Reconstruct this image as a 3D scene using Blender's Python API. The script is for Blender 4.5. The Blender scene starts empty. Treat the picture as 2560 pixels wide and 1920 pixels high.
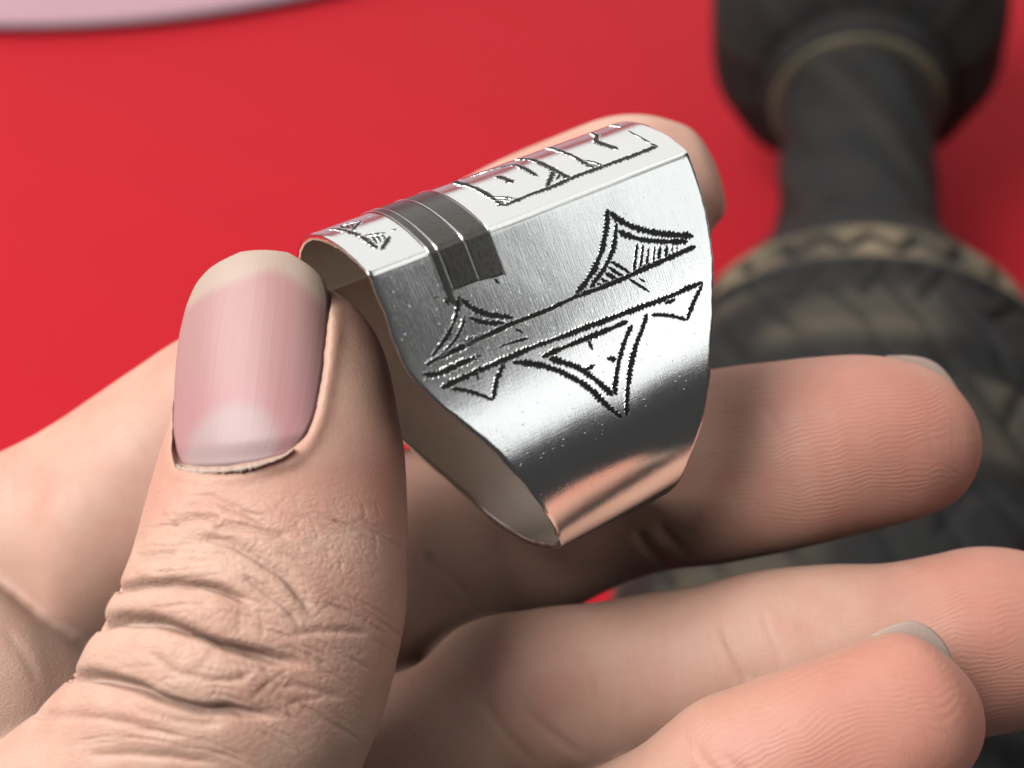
import bpy, bmesh, math, random
import numpy as np
from mathutils import Vector, Matrix, noise
from mathutils.bvhtree import BVHTree
from mathutils.kdtree import KDTree

random.seed(4)
rng = np.random.default_rng(4)
scene = bpy.context.scene
COL = scene.collection

# ------------------------------------------------------------------ camera
FPX = 3200.0                       # focal length in pixels of the 2560 px wide photograph
PITCH = math.radians(50)
CAM_H = 0.2758
cam_data = bpy.data.cameras.new('camera')
cam_data.sensor_width = 36.0
cam_data.lens = 36.0 * FPX / 2560.0
cam_data.clip_start = 0.005
cam_data.clip_end = 20.0
cam_data.dof.use_dof = True
cam_data.dof.focus_distance = 0.104
cam_data.dof.aperture_fstop = 22.0
cam = bpy.data.objects.new('camera', cam_data)
COL.objects.link(cam)
cam.location = (0, 0, CAM_H)
cam.rotation_euler = (math.pi / 2 - PITCH, 0, 0)
scene.camera = cam
CM = Matrix.Translation((0, 0, CAM_H)) @ Matrix.Rotation(math.pi / 2 - PITCH, 4, 'X')
CMN = np.array(CM)
CMI = np.linalg.inv(CMN)

# ------------------------------------------------------------------ world, lamps, exposure
world = bpy.data.worlds.new('World')
scene.world = world
world.use_nodes = True
bg = world.node_tree.nodes['Background']
bg.inputs['Color'].default_value = (0.97, 0.98, 1.0, 1)
bg.inputs['Strength'].default_value = 0.045


def area_lamp(name, loc, target, sx, sy, power, color):
    d = bpy.data.lights.new(name, 'AREA')
    d.shape = 'RECTANGLE'
    d.size = sx
    d.size_y = sy
    d.energy = power
    d.color = color
    o = bpy.data.objects.new(name, d)
    COL.objects.link(o)
    o.location = loc
    v = Vector(target) - Vector(loc)
    o.rotation_euler = v.to_track_quat('-Z', 'Y').to_euler()
    return o


HANDC = Vector((0.0, 0.075, 0.195))


def lamp_at(name, az, el, dist, sx, sy, radiance, color):
    """a rectangular lamp seen from the hand at azimuth az (0 ahead, 90 right) and elevation el"""
    a, e = math.radians(az), math.radians(el)
    loc = HANDC + dist * Vector((math.sin(a) * math.cos(e), math.cos(a) * math.cos(e), math.sin(e)))
    return area_lamp(name, loc, HANDC, sx, sy, math.pi * radiance * sx * sy, color)


lamp_at('key_lamp', -92, 50, 0.75, 0.54, 0.54, 10.3, (1.0, 0.99, 0.985))
lamp_at('overhead_lamp', 72, 63, 1.0, 0.75, 0.40, 1.0, (1.0, 1.0, 1.0))  # added lamp that brightens the line along the ring's crease
lamp_at('far_reflection_lamp', 4, 27, 1.5, 2.2, 1.9, 0.9, (1.0, 1.0, 1.0))  # added panel, no actual window; whitens the ring's top facet
lamp_at('right_reflection_lamp', 100, 31, 0.9, 0.30, 0.46, 1.05, (0.93, 0.98, 1.0))  # added panel, no actual window; its reflection brightens the flank's right side
lamp_at('right_low_lamp', 119, 23.5, 0.9, 0.34, 0.25, 1.15, (0.95, 0.98, 1.0))  # added strip for the white reflection low on the flank
lamp_at('dim_lamp', 125, 46, 0.95, 0.62, 0.40, 0.03, (1.0, 0.98, 0.96))  # added dim panel for the grey reflected in the flank

scene.view_settings.view_transform = 'Standard'
scene.view_settings.look = 'None'
scene.view_settings.exposure = 0.0
scene.view_settings.gamma = 1.0
scene.view_settings.use_curve_mapping = False
scene.cycles.use_denoising = True
scene.cycles.max_bounces = 8
scene.cycles.diffuse_bounces = 0

# ------------------------------------------------------------------ helpers
MM = 0.001


def cam2world(X):
    """rows of (x right, y down, z forward) in millimetres from the lens -> world metres"""
    X = np.asarray(X, float).reshape(-1, 3)
    V = np.stack([X[:, 0], -X[:, 1], -X[:, 2]], 1) * MM
    return V @ CMN[:3, :3].T + CMN[:3, 3]


def world2px(W):
    W = np.asarray(W, float).reshape(-1, 3)
    V = (W - CMN[:3, 3]) @ CMN[:3, :3]
    d = -V[:, 2]
    return np.stack([1280 + FPX * V[:, 0] / d, 960 - FPX * V[:, 1] / d], 1), d / MM


def px(x, y, d):
    return np.array([(x - 1280) / FPX * d, (y - 960) / FPX * d, d])


def ground(x, y, z=0.0):
    r = CMN[:3, :3] @ np.array([(x - 1280) / FPX, -(y - 960) / FPX, -1.0])
    t = (z - CAM_H) / r[2]
    return np.array([0, 0, CAM_H]) + t * r


def catmull(P, n):
    P = np.asarray(P, float)
    Q = np.concatenate([[2 * P[0] - P[1]], P, [2 * P[-1] - P[-2]]])
    out = []
    t = np.linspace(0, 1, n, endpoint=False)[:, None]
    for i in range(1, len(Q) - 2):
        a, b, c, d = Q[i - 1], Q[i], Q[i + 1], Q[i + 2]
        out.append(0.5 * ((2 * b) + (c - a) * t + (2 * a - 5 * b + 4 * c - d) * t**2 + (3 * b - a - 3 * c + d) * t**3))
    out.append(P[-1:])
    return np.concatenate(out)


def mesh_obj(name, verts, faces, mats, parent=None, smooth=True, mat_idx=None):
    me = bpy.data.meshes.new(name)
    me.from_pydata([tuple(v) for v in verts], [], [tuple(f) for f in faces])
    if not isinstance(mats, (list, tuple)):
        mats = [mats]
    for m in mats:
        me.materials.append(m)
    if mat_idx is not None:
        me.polygons.foreach_set('material_index', np.asarray(mat_idx, np.int32))
    if smooth:
        me.polygons.foreach_set('use_smooth', np.ones(len(me.polygons), bool))
    me.update()
    o = bpy.data.objects.new(name, me)
    COL.objects.link(o)
    if parent is not None:
        o.parent = parent
    return o


def tag(o, label, cat, group=None):
    o['label'] = label
    o['category'] = cat
    if group:
        o['group'] = group
    return o


def smoothstep(a, b, x):
    t = np.clip((x - a) / (b - a), 0, 1)
    return t * t * (3 - 2 * t)


# ------------------------------------------------------------------ materials
class NT:
    def __init__(self, name):
        self.m = bpy.data.materials.new(name)
        self.m.use_nodes = True
        self.t = self.m.node_tree
        self.b = self.t.nodes['Principled BSDF']

    def n(self, typ, **kw):
        nd = self.t.nodes.new(typ)
        for k, v in kw.items():
            if k.startswith('i_'):
                nd.inputs[k[2:].replace('_', ' ')].default_value = v
            else:
                setattr(nd, k, v)
        return nd

    def l(self, a, b):
        self.t.links.new(a, b)

    def set(self, **kw):
        for k, v in kw.items():
            self.b.inputs[k.replace('_', ' ')].default_value = v

    def obj(self, scale):
        tc = self.n('ShaderNodeTexCoord')
        mp = self.n('ShaderNodeMapping')
        mp.inputs['Scale'].default_value = scale if isinstance(scale, tuple) else (scale,) * 3
        self.l(tc.outputs['Object'], mp.inputs['Vector'])
        return mp.outputs['Vector']

    def attr(self, name):
        return self.n('ShaderNodeAttribute', attribute_name=name)

    def math(self, op, a, b=None):
        nd = self.n('ShaderNodeMath', operation=op)
        for i, v in enumerate((a, b)):
            if v is None:
                continue
            if isinstance(v, (int, float)):
                nd.inputs[i].default_value = v
            else:
                self.l(v, nd.inputs[i])
        return nd.outputs[0]

    def mix(self, fac, a, b):
        nd = self.n('ShaderNodeMix', data_type='RGBA')
        for s, v in ((0, fac), (6, a), (7, b)):
            if isinstance(v, (int, float)):
                nd.inputs[s].default_value = v
            elif isinstance(v, tuple):
                nd.inputs[s].default_value = v + (1,) if len(v) == 3 else v
            else:
                self.l(v, nd.inputs[s])
        return nd.outputs[2]

    def ramp(self, fac, stops):
        nd = self.n('ShaderNodeValToRGB')
        el = nd.color_ramp.elements
        while len(el) < len(stops):
            el.new(0.5)
        for e, (p, c) in zip(el, stops):
            e.position = p
            e.color = c + (1,) if len(c) == 3 else c
        self.l(fac, nd.inputs[0])
        return nd.outputs[0]

    def noise(self, vec, scale, detail=3, rough=0.5, dist=0.0):
        nd = self.n('ShaderNodeTexNoise')
        nd.inputs['Scale'].default_value = scale
        nd.inputs['Detail'].default_value = detail
        nd.inputs['Roughness'].default_value = rough
        nd.inputs['Distortion'].default_value = dist
        if vec is not None:
            self.l(vec, nd.inputs['Vector'])
        return nd.outputs[0]

    def bump(self, h, strength, dist, normal=None):
        nd = self.n('ShaderNodeBump')
        nd.inputs['Strength'].default_value = strength
        nd.inputs['Distance'].default_value = dist
        self.l(h, nd.inputs['Height'])
        if normal is not None:
            self.l(normal, nd.inputs['Normal'])
        return nd.outputs[0]


def mat_cloth():
    k = NT('red_cloth')
    v = k.obj(1.0)
    n1 = k.noise(v, 6, 3)
    n2 = k.noise(v, 900, 2)
    c = k.mix(n1, (0.57, 0.0075, 0.018), (0.62, 0.0095, 0.0215))
    k.l(c, k.b.inputs['Base Color'])
    k.set(Roughness=0.85, Specular_IOR_Level=0.25)
    k.set(Sheen_Weight=0.15)
    k.l(k.bump(n2, 0.4, 0.0004), k.b.inputs['Normal'])
    return k.m


def mat_pink():
    k = NT('pink_glaze')
    n1 = k.noise(k.obj(1.0), 20, 2)
    k.l(k.mix(n1, (0.58, 0.33, 0.38), (0.63, 0.37, 0.42)), k.b.inputs['Base Color'])
    k.set(Roughness=0.6)
    return k.m


def mat_silver():
    k = NT('hammered_silver')
    a = k.attr('ringuv')
    mp = k.n('ShaderNodeMapping')
    mp.inputs['Scale'].default_value = (9.0, 0.55, 1.0)
    k.l(a.outputs['Vector'], mp.inputs['Vector'])
    streak = k.noise(mp.outputs['Vector'], 1.0, 4, 0.6)
    low = k.noise(a.outputs['Vector'], 0.22, 2)
    fine = k.noise(a.outputs['Vector'], 5.0, 3, 0.65)
    mp2 = k.n('ShaderNodeMapping')
    mp2.inputs['Scale'].default_value = (0.35, 7.0, 1.0)
    mp2.inputs['Rotation'].default_value = (0, 0, 0.25)
    k.l(a.outputs['Vector'], mp2.inputs['Vector'])
    scr = k.noise(mp2.outputs['Vector'], 1.0, 3, 0.6)
    vor = k.n('ShaderNodeTexVoronoi')
    vor.inputs['Scale'].default_value = 1.6
    k.l(a.outputs['Vector'], vor.inputs['Vector'])
    pit = k.ramp(vor.outputs['Distance'], [(0.06, (0, 0, 0)), (0.14, (1, 1, 1))])
    b = k.bump(low, 0.35, 0.00007)
    b = k.bump(streak, 0.5, 0.000013, b)
    b = k.bump(fine, 0.4, 0.000008, b)
    b = k.bump(scr, 0.3, 0.000007, b)
    b = k.bump(pit, 0.5, 0.00001, b)
    k.l(b, k.b.inputs['Normal'])
    r = k.n('ShaderNodeMapRange')
    r.inputs['To Min'].default_value = 0.09
    r.inputs['To Max'].default_value = 0.18
    k.l(streak, r.inputs['Value'])
    k.l(r.outputs[0], k.b.inputs['Roughness'])
    k.l(k.mix(fine, (0.93, 0.925, 0.90), (0.86, 0.85, 0.81)), k.b.inputs['Base Color'])
    k.set(Metallic=1.0)
    return k.m


def mat_silver_inner():
    k = NT('dull_inner_silver')
    a = k.attr('ringuv')
    n1 = k.noise(a.outputs['Vector'], 0.5, 4, 0.6)
    n2 = k.noise(a.outputs['Vector'], 6.0, 3, 0.6)
    k.l(k.mix(n1, (0.62, 0.58, 0.51), (0.74, 0.70, 0.63)), k.b.inputs['Base Color'])
    k.l(k.bump(n2, 0.4, 0.000012), k.b.inputs['Normal'])
    k.set(Metallic=1.0, Roughness=0.40)
    return k.m


def mat_silver_bright():
    k = NT('cut_silver')
    n1 = k.noise(k.obj(1.0), 6000, 2)
    k.l(k.bump(n1, 0.3, 0.00004), k.b.inputs['Normal'])
    k.set(Metallic=1.0, Roughness=0.2, Base_Color=(0.95, 0.94, 0.92, 1))
    return k.m


def mat_oxide():
    k = NT('oxidised_groove')
    n1 = k.noise(k.obj(1.0), 5000, 3)
    k.l(k.mix(n1, (0.006, 0.006, 0.006), (0.035, 0.034, 0.032)), k.b.inputs['Base Color'])
    k.l(k.bump(n1, 0.6, 0.0001), k.b.inputs['Normal'])
    k.set(Roughness=0.6, Specular_IOR_Level=0.25)
    return k.m


def mat_niello():
    k = NT('dark_inlay_metal')
    v = k.obj((1.0, 1.0, 1.0))
    n1 = k.noise(v, 2500, 4, 0.7)
    n2 = k.noise(v, 700, 3, 0.6)
    k.l(k.mix(n1, (0.068, 0.062, 0.053), (0.16, 0.152, 0.138)), k.b.inputs['Base Color'])
    k.l(k.bump(n1, 0.25, 0.00006), k.b.inputs['Normal'])
    r = k.n('ShaderNodeMapRange')
    r.inputs['To Min'].default_value = 0.2
    r.inputs['To Max'].default_value = 0.3
    k.l(n2, r.inputs['Value'])
    k.l(r.outputs[0], k.b.inputs['Roughness'])
    k.set(Metallic=1.0)
    return k.m


def mat_skin():
    k = NT('skin')
    tint = k.attr('tint')          # R: pad and palm redness with some finger dimming painted in, G: fingerprint weight, B: knuckle crackle weight
    sep = k.n('ShaderNodeSeparateColor')
    k.l(tint.outputs['Color'], sep.inputs[0])
    loc = k.attr('finger_loc')     # x along finger mm, y around finger mm, z ridge phase mm
    sx = k.n('ShaderNodeSeparateXYZ')
    k.l(loc.outputs['Vector'], sx.inputs[0])
    ov = k.obj(1000.0)
    mott = k.noise(ov, 0.35, 3, 0.6)
    mott2 = k.noise(ov, 1.6, 3, 0.6)
    base = k.mix(mott, (0.650, 0.395, 0.285), (0.725, 0.490, 0.372))
    blot = k.ramp(k.noise(ov, 0.18, 3, 0.6), [(0.42, (0, 0, 0)), (0.66, (1, 1, 1))])
    base = k.mix(k.math('MULTIPLY', blot, 0.45), base, (0.62, 0.29, 0.22))
    base = k.mix(k.math('MULTIPLY', mott2, 0.35), base, (0.66, 0.34, 0.26))
    base = k.mix(sep.outputs[0], base, (0.54, 0.18, 0.125))
    k.l(base, k.b.inputs['Base Color'])
    # ridges of the finger pads
    dn = k.noise(ov, 0.14, 2)
    dn2 = k.noise(ov, 1.7, 2)
    ph = k.math('ADD', sx.outputs[2], k.math('MULTIPLY', dn, 3.2))
    ph = k.math('ADD', ph, k.math('MULTIPLY', dn2, 0.12))
    wave = k.math('SINE', k.math('MULTIPLY', ph, 2 * math.pi / 0.42))
    wmask = k.ramp(k.noise(ov, 0.33, 3, 0.6), [(0.34, (0.15, 0.15, 0.15)), (0.62, (1, 1, 1))])
    wave = k.math('MULTIPLY', k.math('ADD', k.math('MULTIPLY', wave, 0.5), 0.5), k.math('MULTIPLY', sep.outputs[1], wmask))
    # cross lines (run round the finger)
    cv = k.n('ShaderNodeCombineXYZ')
    k.l(k.math('MULTIPLY', sx.outputs[0], 1.5), cv.inputs[0])
    k.l(k.math('MULTIPLY', sx.outputs[1], 0.22), cv.inputs[1])
    cross = k.noise(cv.outputs[0], 1.0, 4, 0.62, 0.6)
    # crackle of fine skin
    wv = k.n('ShaderNodeVectorMath', operation='ADD')
    k.l(ov, wv.inputs[0])
    nz = k.n('ShaderNodeTexNoise')
    nz.inputs['Scale'].default_value = 0.5
    k.l(ov, nz.inputs['Vector'])
    k.l(nz.outputs['Color'], wv.inputs[1])

    def creases(rot, sc, edge):
        mp = k.n('ShaderNodeMapping')
        mp.inputs['Rotation'].default_value = rot
        mp.inputs['Scale'].default_value = sc
        k.l(wv.outputs[0], mp.inputs['Vector'])
        v = k.n('ShaderNodeTexVoronoi', feature='DISTANCE_TO_EDGE')
        v.inputs['Scale'].default_value = 1.0
        k.l(mp.outputs[0], v.inputs['Vector'])
        return k.ramp(v.outputs['Distance'], [(0.0, (0, 0, 0)), (edge, (1, 1, 1))])
    c1 = creases((0.9, 0.0, 0.55), (0.60, 1.35, 0.85), 0.11)
    c2 = creases((0.9, 0.3, -0.75), (0.7, 1.8, 1.1), 0.13)
    crack = k.math('MULTIPLY', k.math('MULTIPLY', c1, c2), sep.outputs[2])
    c3 = creases((0.2, 0.4, 0.1), (2.1, 2.6, 2.3), 0.2)
    crack2 = k.math('MULTIPLY', c3, k.math('ADD', k.math('MULTIPLY', sep.outputs[2], 0.8), 0.15))
    pore = k.noise(ov, 6.0, 3, 0.7)
    b = k.bump(cross, 0.35, 0.00014)
    b = k.bump(crack, 0.45, 0.00007, b)
    b = k.bump(crack2, 0.5, 0.00005, b)
    b = k.bump(wave, 0.50, 0.000045, b)
    b = k.bump(pore, 0.45, 0.00006, b)
    k.l(b, k.b.inputs['Normal'])
    r = k.n('ShaderNodeMapRange')
    r.inputs['To Min'].default_value = 0.42
    r.inputs['To Max'].default_value = 0.60
    k.l(pore, r.inputs['Value'])
    k.l(r.outputs[0], k.b.inputs['Roughness'])
    k.set(Specular_IOR_Level=0.45)
    k.set(Subsurface_Weight=0.22, Subsurface_Scale=0.0016)
    k.b.inputs['Subsurface Radius'].default_value = (1.0, 0.36, 0.2)
    return k.m


def mat_nail():
    k = NT('fingernail')
    a = k.attr('nail_col')
    uvn = k.attr('nail_uv')
    mp = k.n('ShaderNodeMapping')
    mp.inputs['Scale'].default_value = (14, 0.6, 1)
    k.l(uvn.outputs['Vector'], mp.inputs['Vector'])
    st = k.noise(mp.outputs['Vector'], 1.0, 3, 0.6)
    k.l(k.mix(k.math('MULTIPLY', st, 0.25), a.outputs['Color'], (0.62, 0.42, 0.38)), k.b.inputs['Base Color'])
    k.l(k.bump(st, 0.25, 0.00012), k.b.inputs['Normal'])
    k.set(Roughness=0.38, Specular_IOR_Level=0.30)
    k.set(Subsurface_Weight=0.12, Subsurface_Scale=0.001)
    k.b.inputs['Subsurface Radius'].default_value = (1.0, 0.4, 0.3)
    return k.m


def mat_cuticle():
    k = NT('dry_cuticle')
    n1 = k.noise(k.obj(1000.0), 3.0, 4, 0.7)
    k.l(k.mix(n1, (0.60, 0.40, 0.31), (0.72, 0.56, 0.46)), k.b.inputs['Base Color'])
    k.l(k.bump(n1, 0.9, 0.0003), k.b.inputs['Normal'])
    k.set(Roughness=0.7)
    return k.m


def mat_bronze():
    k = NT('dark_carved_bronze')
    v = k.obj(1.0)
    n1 = k.noise(v, 90, 4, 0.6)
    a = k.attr('wear')
    dark = k.mix(n1, (0.012, 0.012, 0.012), (0.038, 0.036, 0.034))
    k.l(k.mix(a.outputs['Fac'], dark, (0.28, 0.22, 0.14)), k.b.inputs['Base Color'])
    k.l(k.bump(n1, 0.5, 0.002), k.b.inputs['Normal'])
    k.set(Roughness=0.7, Specular_IOR_Level=0.22)
    return k.m


def mat_tan():
    k = NT('worn_tan_metal')
    n1 = k.noise(k.obj(1.0), 160, 3, 0.6)
    k.l(k.mix(n1, (0.06, 0.05, 0.032), (0.20, 0.16, 0.10)), k.b.inputs['Base Color'])
    k.set(Roughness=0.6)
    return k.m


M_CLOTH, M_PINK = mat_cloth(), mat_pink()
M_SILVER_IN = mat_silver_inner()
M_SILVER, M_CUT, M_OXIDE, M_NIELLO = mat_silver(), mat_silver_bright(), mat_oxide(), mat_niello()
M_SKIN, M_NAIL, M_CUTICLE = mat_skin(), mat_nail(), mat_cuticle()
M_BRONZE, M_TAN = mat_bronze(), mat_tan()

# ------------------------------------------------------------------ the red cloth
def build_cloth():
    nx, ny = 90, 90
    xs = np.linspace(-1.5, 1.5, nx)
    ys = np.linspace(0.03, 2.4, ny)
    verts = []
    for y in ys:
        for x in xs:
            z = 0.0012 * noise.noise((x * 5, y * 5, 0.3))
            verts.append((x, y, z - 0.0015))
    faces = [(j * nx + i, j * nx + i + 1, (j + 1) * nx + i + 1, (j + 1) * nx + i) for j in range(ny - 1) for i in range(nx - 1)]
    o = mesh_obj('red_cloth', verts, faces, M_CLOTH)
    o['kind'] = 'structure'
    o['label'] = 'plain red cloth surface under everything'


build_cloth()


def lathe(profile, seg, frame=None):
    """profile rows (radius, height); closed ring quads"""
    V, Fc = [], []
    for r, h in profile:
        for k in range(seg):
            a = 2 * math.pi * k / seg
            V.append((r * math.cos(a), r * math.sin(a), h))
    for j in range(len(profile) - 1):
        for k in range(seg):
            k2 = (k + 1) % seg
            Fc.append((j * seg + k, j * seg + k2, (j + 1) * seg + k2, (j + 1) * seg + k))
    return V, Fc


def build_pink():
    # a shallow pale dish whose near rim cuts the top left corner
    e1, e2, e3 = ground(0, 82), ground(380, 66), ground(780, 4)
    A = np.array([e1[:2], e2[:2], e3[:2]])
    # circle through three points
    ax, ay = A[0]; bx, by = A[1]; cx, cy = A[2]
    d = 2 * (ax * (by - cy) + bx * (cy - ay) + cx * (ay - by))
    ux = ((ax**2 + ay**2) * (by - cy) + (bx**2 + by**2) * (cy - ay) + (cx**2 + cy**2) * (ay - by)) / d
    uy = ((ax**2 + ay**2) * (cx - bx) + (bx**2 + by**2) * (ax - cx) + (cx**2 + cy**2) * (bx - ax)) / d
    R = math.hypot(ax - ux, ay - uy)
    prof = [(0.0005, 0.0), (R * 0.6, 0.0), (R * 0.99, 0.0005), (R, 0.002), (R * 0.999, 0.004), (R * 0.99, 0.0052), (R * 0.97, 0.0055), (R * 0.90, 0.0045), (R * 0.5, 0.004), (0.0005, 0.004)]
    V, Fc = lathe(prof, 160)
    o = mesh_obj('dish', V, Fc, M_PINK)
    o.location = (ux, uy, 0.0)
    tag(o, 'pale pink smooth dish edge in the top left corner on red cloth', 'dish')


build_pink()


# ------------------------------------------------------------------ the carved bell behind the hand
def build_bell():
    # axis lies level: mouth end near the viewer, handle pointing away
    ZB = 0.0535
    g0, g1 = ground(2140, 1500, ZB), ground(2140, 60, ZB)
    L = np.linalg.norm(g1 - g0)
    z = Vector((g1 - g0) / L)
    y = Vector((0, 0, 1)); y = (y - z * y.dot(z)).normalized()
    x = y.cross(z)
    Mx = Matrix((x, y, z)).transposed().to_4x4()
    Mx.translation = Vector(g0)
    root = bpy.data.objects.new('bell', None)
    COL.objects.link(root)
    root.matrix_world = Mx
    tag(root, 'dark carved bell lying on the red cloth with its ringed handle pointing away', 'bell')
    seg = 256

    def s_(yy):
        return float(np.dot(ground(2140, yy, ZB) - g0, np.array(z)))

    def part(name, prof, mat, carve=None):
        P = catmull(np.array([(r, s_(yy)) for r, yy in prof]), 18)
        V, Fc = lathe(P, seg)
        V = np.array(V)
        a = np.arctan2(V[:, 1], V[:, 0])
        h = V[:, 2]
        w = np.zeros(len(V))
        if carve is not None:
            dr, w = carve(a, h)
            V[:, 0] += dr * np.cos(a)
            V[:, 1] += dr * np.sin(a)
        o = mesh_obj(name, V, Fc, mat, root)
        at = o.data.attributes.new('wear', 'FLOAT', 'POINT')
        at.data.foreach_set('value', w.astype(np.float32))
        return o
    top, mouth = s_(900), s_(2600)

    def tri(t):
        return 4 * np.abs((t % 1.0) - 0.5) - 1

    b0, b1 = s_(1005), s_(862)

    def carve_dome(a, h):
        f = (h - mouth) / (top - mouth) * 11.0
        row = np.floor(f)
        wob = 0.5 * np.sin(3 * a + f) + 0.3 * np.sin(8 * a)
        g1 = np.abs(np.sin(11 * a + 1.9 * f + wob))
        g2 = np.abs(np.sin(11 * a - 1.7 * f + wob))
        cut = np.maximum(smoothstep(0.30, 0.05, g1), smoothstep(0.30, 0.05, g2) * (row % 2))
        ring = smoothstep(0.86, 1.0, np.abs(np.cos(np.pi * f / 2)))
        body = h < b0
        dr = np.where(body, -0.0016 * cut - 0.0022 * ring, 0)
        patch = smoothstep(0.1, 1.2, np.sin(2.3 * a + 1.3 * f) + np.sin(5 * a - 2.1 * f) * 0.8)
        w = np.where(body, (0.16 * patch * (1 - cut) * (1 - ring) + 0.12 * smoothstep(0.5, 0.86, np.abs(np.cos(np.pi * f / 2))) * (1 - ring) * patch), 0)
        # tan band with a dark carved zigzag
        u = (h - b0) / (b1 - b0)
        inb = (u > 0) & (u < 1)
        z = np.abs(u - 0.5 - 0.20 * tri(a * 26 / (2 * math.pi)))
        zz = smoothstep(0.20, 0.10, z)
        dr = np.where(inb, -0.0018 * zz + 0.0004, dr)
        w = np.where(inb, 0.85 * (1 - zz) * smoothstep(0, 0.12, u) * smoothstep(1, 0.88, u) * (0.65 + 0.35 * np.sin(9 * a + 1)), w)
        return dr, w

    part('body', [(0.046, 2750), (0.052, 2600), (0.0535, 2480), (0.0505, 2250), (0.0485, 1900), (0.0480, 1550), (0.0490, 1250), (0.0460, 1060), (0.0402, 910),
                  (0.0348, 830), (0.0278, 735), (0.0220, 665), (0.0198, 625)], M_BRONZE, carve_dome)

    def carve_neck(a, h):
        return 0.0005 * np.sin(7 * a + 260 * h), 0.03 * smoothstep(0.75, 1, np.sin(4 * a + 110 * h))
    part('neck', [(0.0215, 660), (0.0203, 610), (0.0199, 540), (0.0200, 400), (0.0206, 300), (0.0210, 250), (0.0210, 215)], M_BRONZE, carve_neck)
    part('collar_edge', [(0.0205, 272), (0.0228, 270), (0.0236, 262), (0.0236, 250), (0.0225, 246)], M_TAN)
    part('collar', [(0.0225, 268), (0.0250, 262), (0.0258, 245), (0.0258, 225), (0.0248, 212), (0.0240, 205)], M_BRONZE)
    part('knob', [(0.0240, 215), (0.0300, 205), (0.0365, 180), (0.0405, 140), (0.0425, 80), (0.0428, 20), (0.0410, -60), (0.0360, -120), (0.026, -165), (0.010, -190), (0.0005, -192)],
         M_BRONZE, lambda a, h: (0.0004 * np.sin(12 * a), 0.04 * smoothstep(.6, 1, np.sin(12 * a))))


build_bell()

# ------------------------------------------------------------------ the ring: pose and shape
RW = np.array([0.11894, -0.39657, -0.03971])
RT = np.array([-3.83148, -17.46028, 108.0])
Q1, H1, HH, NN, MQ, BUL = 10.41839, 4.59025, 31.75681, 2.11668, 3.4927, 0.08863


def rotv(w):
    th = np.linalg.norm(w)
    k = w / th
    K = np.array([[0, -k[2], k[1]], [k[2], 0, -k[0]], [-k[1], k[0], 0]])
    return np.eye(3) + math.sin(th) * K + (1 - math.cos(th)) * K @ K


RB = np.array([[.94, .34, 0], [-.34, .94, 0], [0, 0, 1.0]])
RR = RB @ rotv(RW)


def ring_to_world(L):
    return cam2world(np.asarray(L) @ RR.T + RT)


def half_section():
    a = np.linspace(0, 1, 60)
    top = np.stack([Q1 * a, H1 * a**2.0], 1)
    b = np.linspace(0, 1, 400)[1:]
    th = b * math.pi / 2
    q = Q1 * np.abs(np.cos(th))**(2 / MQ) * (1 + BUL * np.sin(2 * th)**2)
    h = H1 + (HH - H1) * np.abs(np.sin(th))**(2 / NN)
    return np.concatenate([top, np.stack([q, h], 1)])


def resample(P, step):
    d = np.r_[0, np.cumsum(np.linalg.norm(np.diff(P, axis=0), axis=1))]
    n = int(d[-1] / step)
    s = np.linspace(0, d[-1], n)
    return np.stack([np.interp(s, d, P[:, i]) for i in range(P.shape[1])], 1)


HS = half_section()
FULL = np.concatenate([np.stack([HS[::-1, 0], HS[::-1, 1]], 1), np.stack([-HS[1:, 0], HS[1:, 1]], 1)])  # back bottom -> apex -> front bottom
SEC = resample(FULL, 0.22)
# round the two creases a little
for it in range(3):
    S2 = SEC.copy()
    S2[1:-1] = 0.25 * SEC[:-2] + 0.5 * SEC[1:-1] + 0.25 * SEC[2:]
    SEC = S2
NS = len(SEC) - 1            # closed: last == first
SEC = SEC[:-1]
WK_H = np.array([0, .08, .145, .25, .32, .39, .42, .45, .52, .58, .63, .69, .74, .78, .83, .86, .90, .93, .96, 1.0]) * HH
WK_L = np.array([14.95, 14.70, 14.66, 14.66, 14.80, 14.72, 14.35, 13.86, 12.70, 11.55, 10.52, 9.70, 8.93, 8.30, 7.74, 7.23, 6.87, 6.5, 6.1, 5.4])
WK_R = np.array([15.2, 14.95, 14.75, 14.70, 14.36, 13.94, 13.6, 13.24, 12.39, 11.60, 10.83, 10.17, 9.55, 8.85, 8.24, 7.54, 6.91, 6.5, 6.1, 5.4])


def sm_interp(h, xs, ys):
    f = 0
    for dh in (-0.9, -0.45, 0, 0.45, 0.9):
        f = f + np.interp(h + dh, xs, ys)
    return f / 5


WL, WR = sm_interp(SEC[:, 1], WK_H, WK_L), sm_interp(SEC[:, 1], WK_H, WK_R)
TAN = np.roll(SEC, -1, 0) - np.roll(SEC, 1, 0)
TAN /= np.linalg.norm(TAN, axis=1)[:, None]
NRM = np.stack([-TAN[:, 1], TAN[:, 0]], 1)          # candidate normal in (q,h)
cen = np.array([0, HH / 2])
NRM *= np.sign(((SEC - cen) * NRM).sum(1))[:, None]
ARC = np.arange(NS) * 0.22


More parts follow.
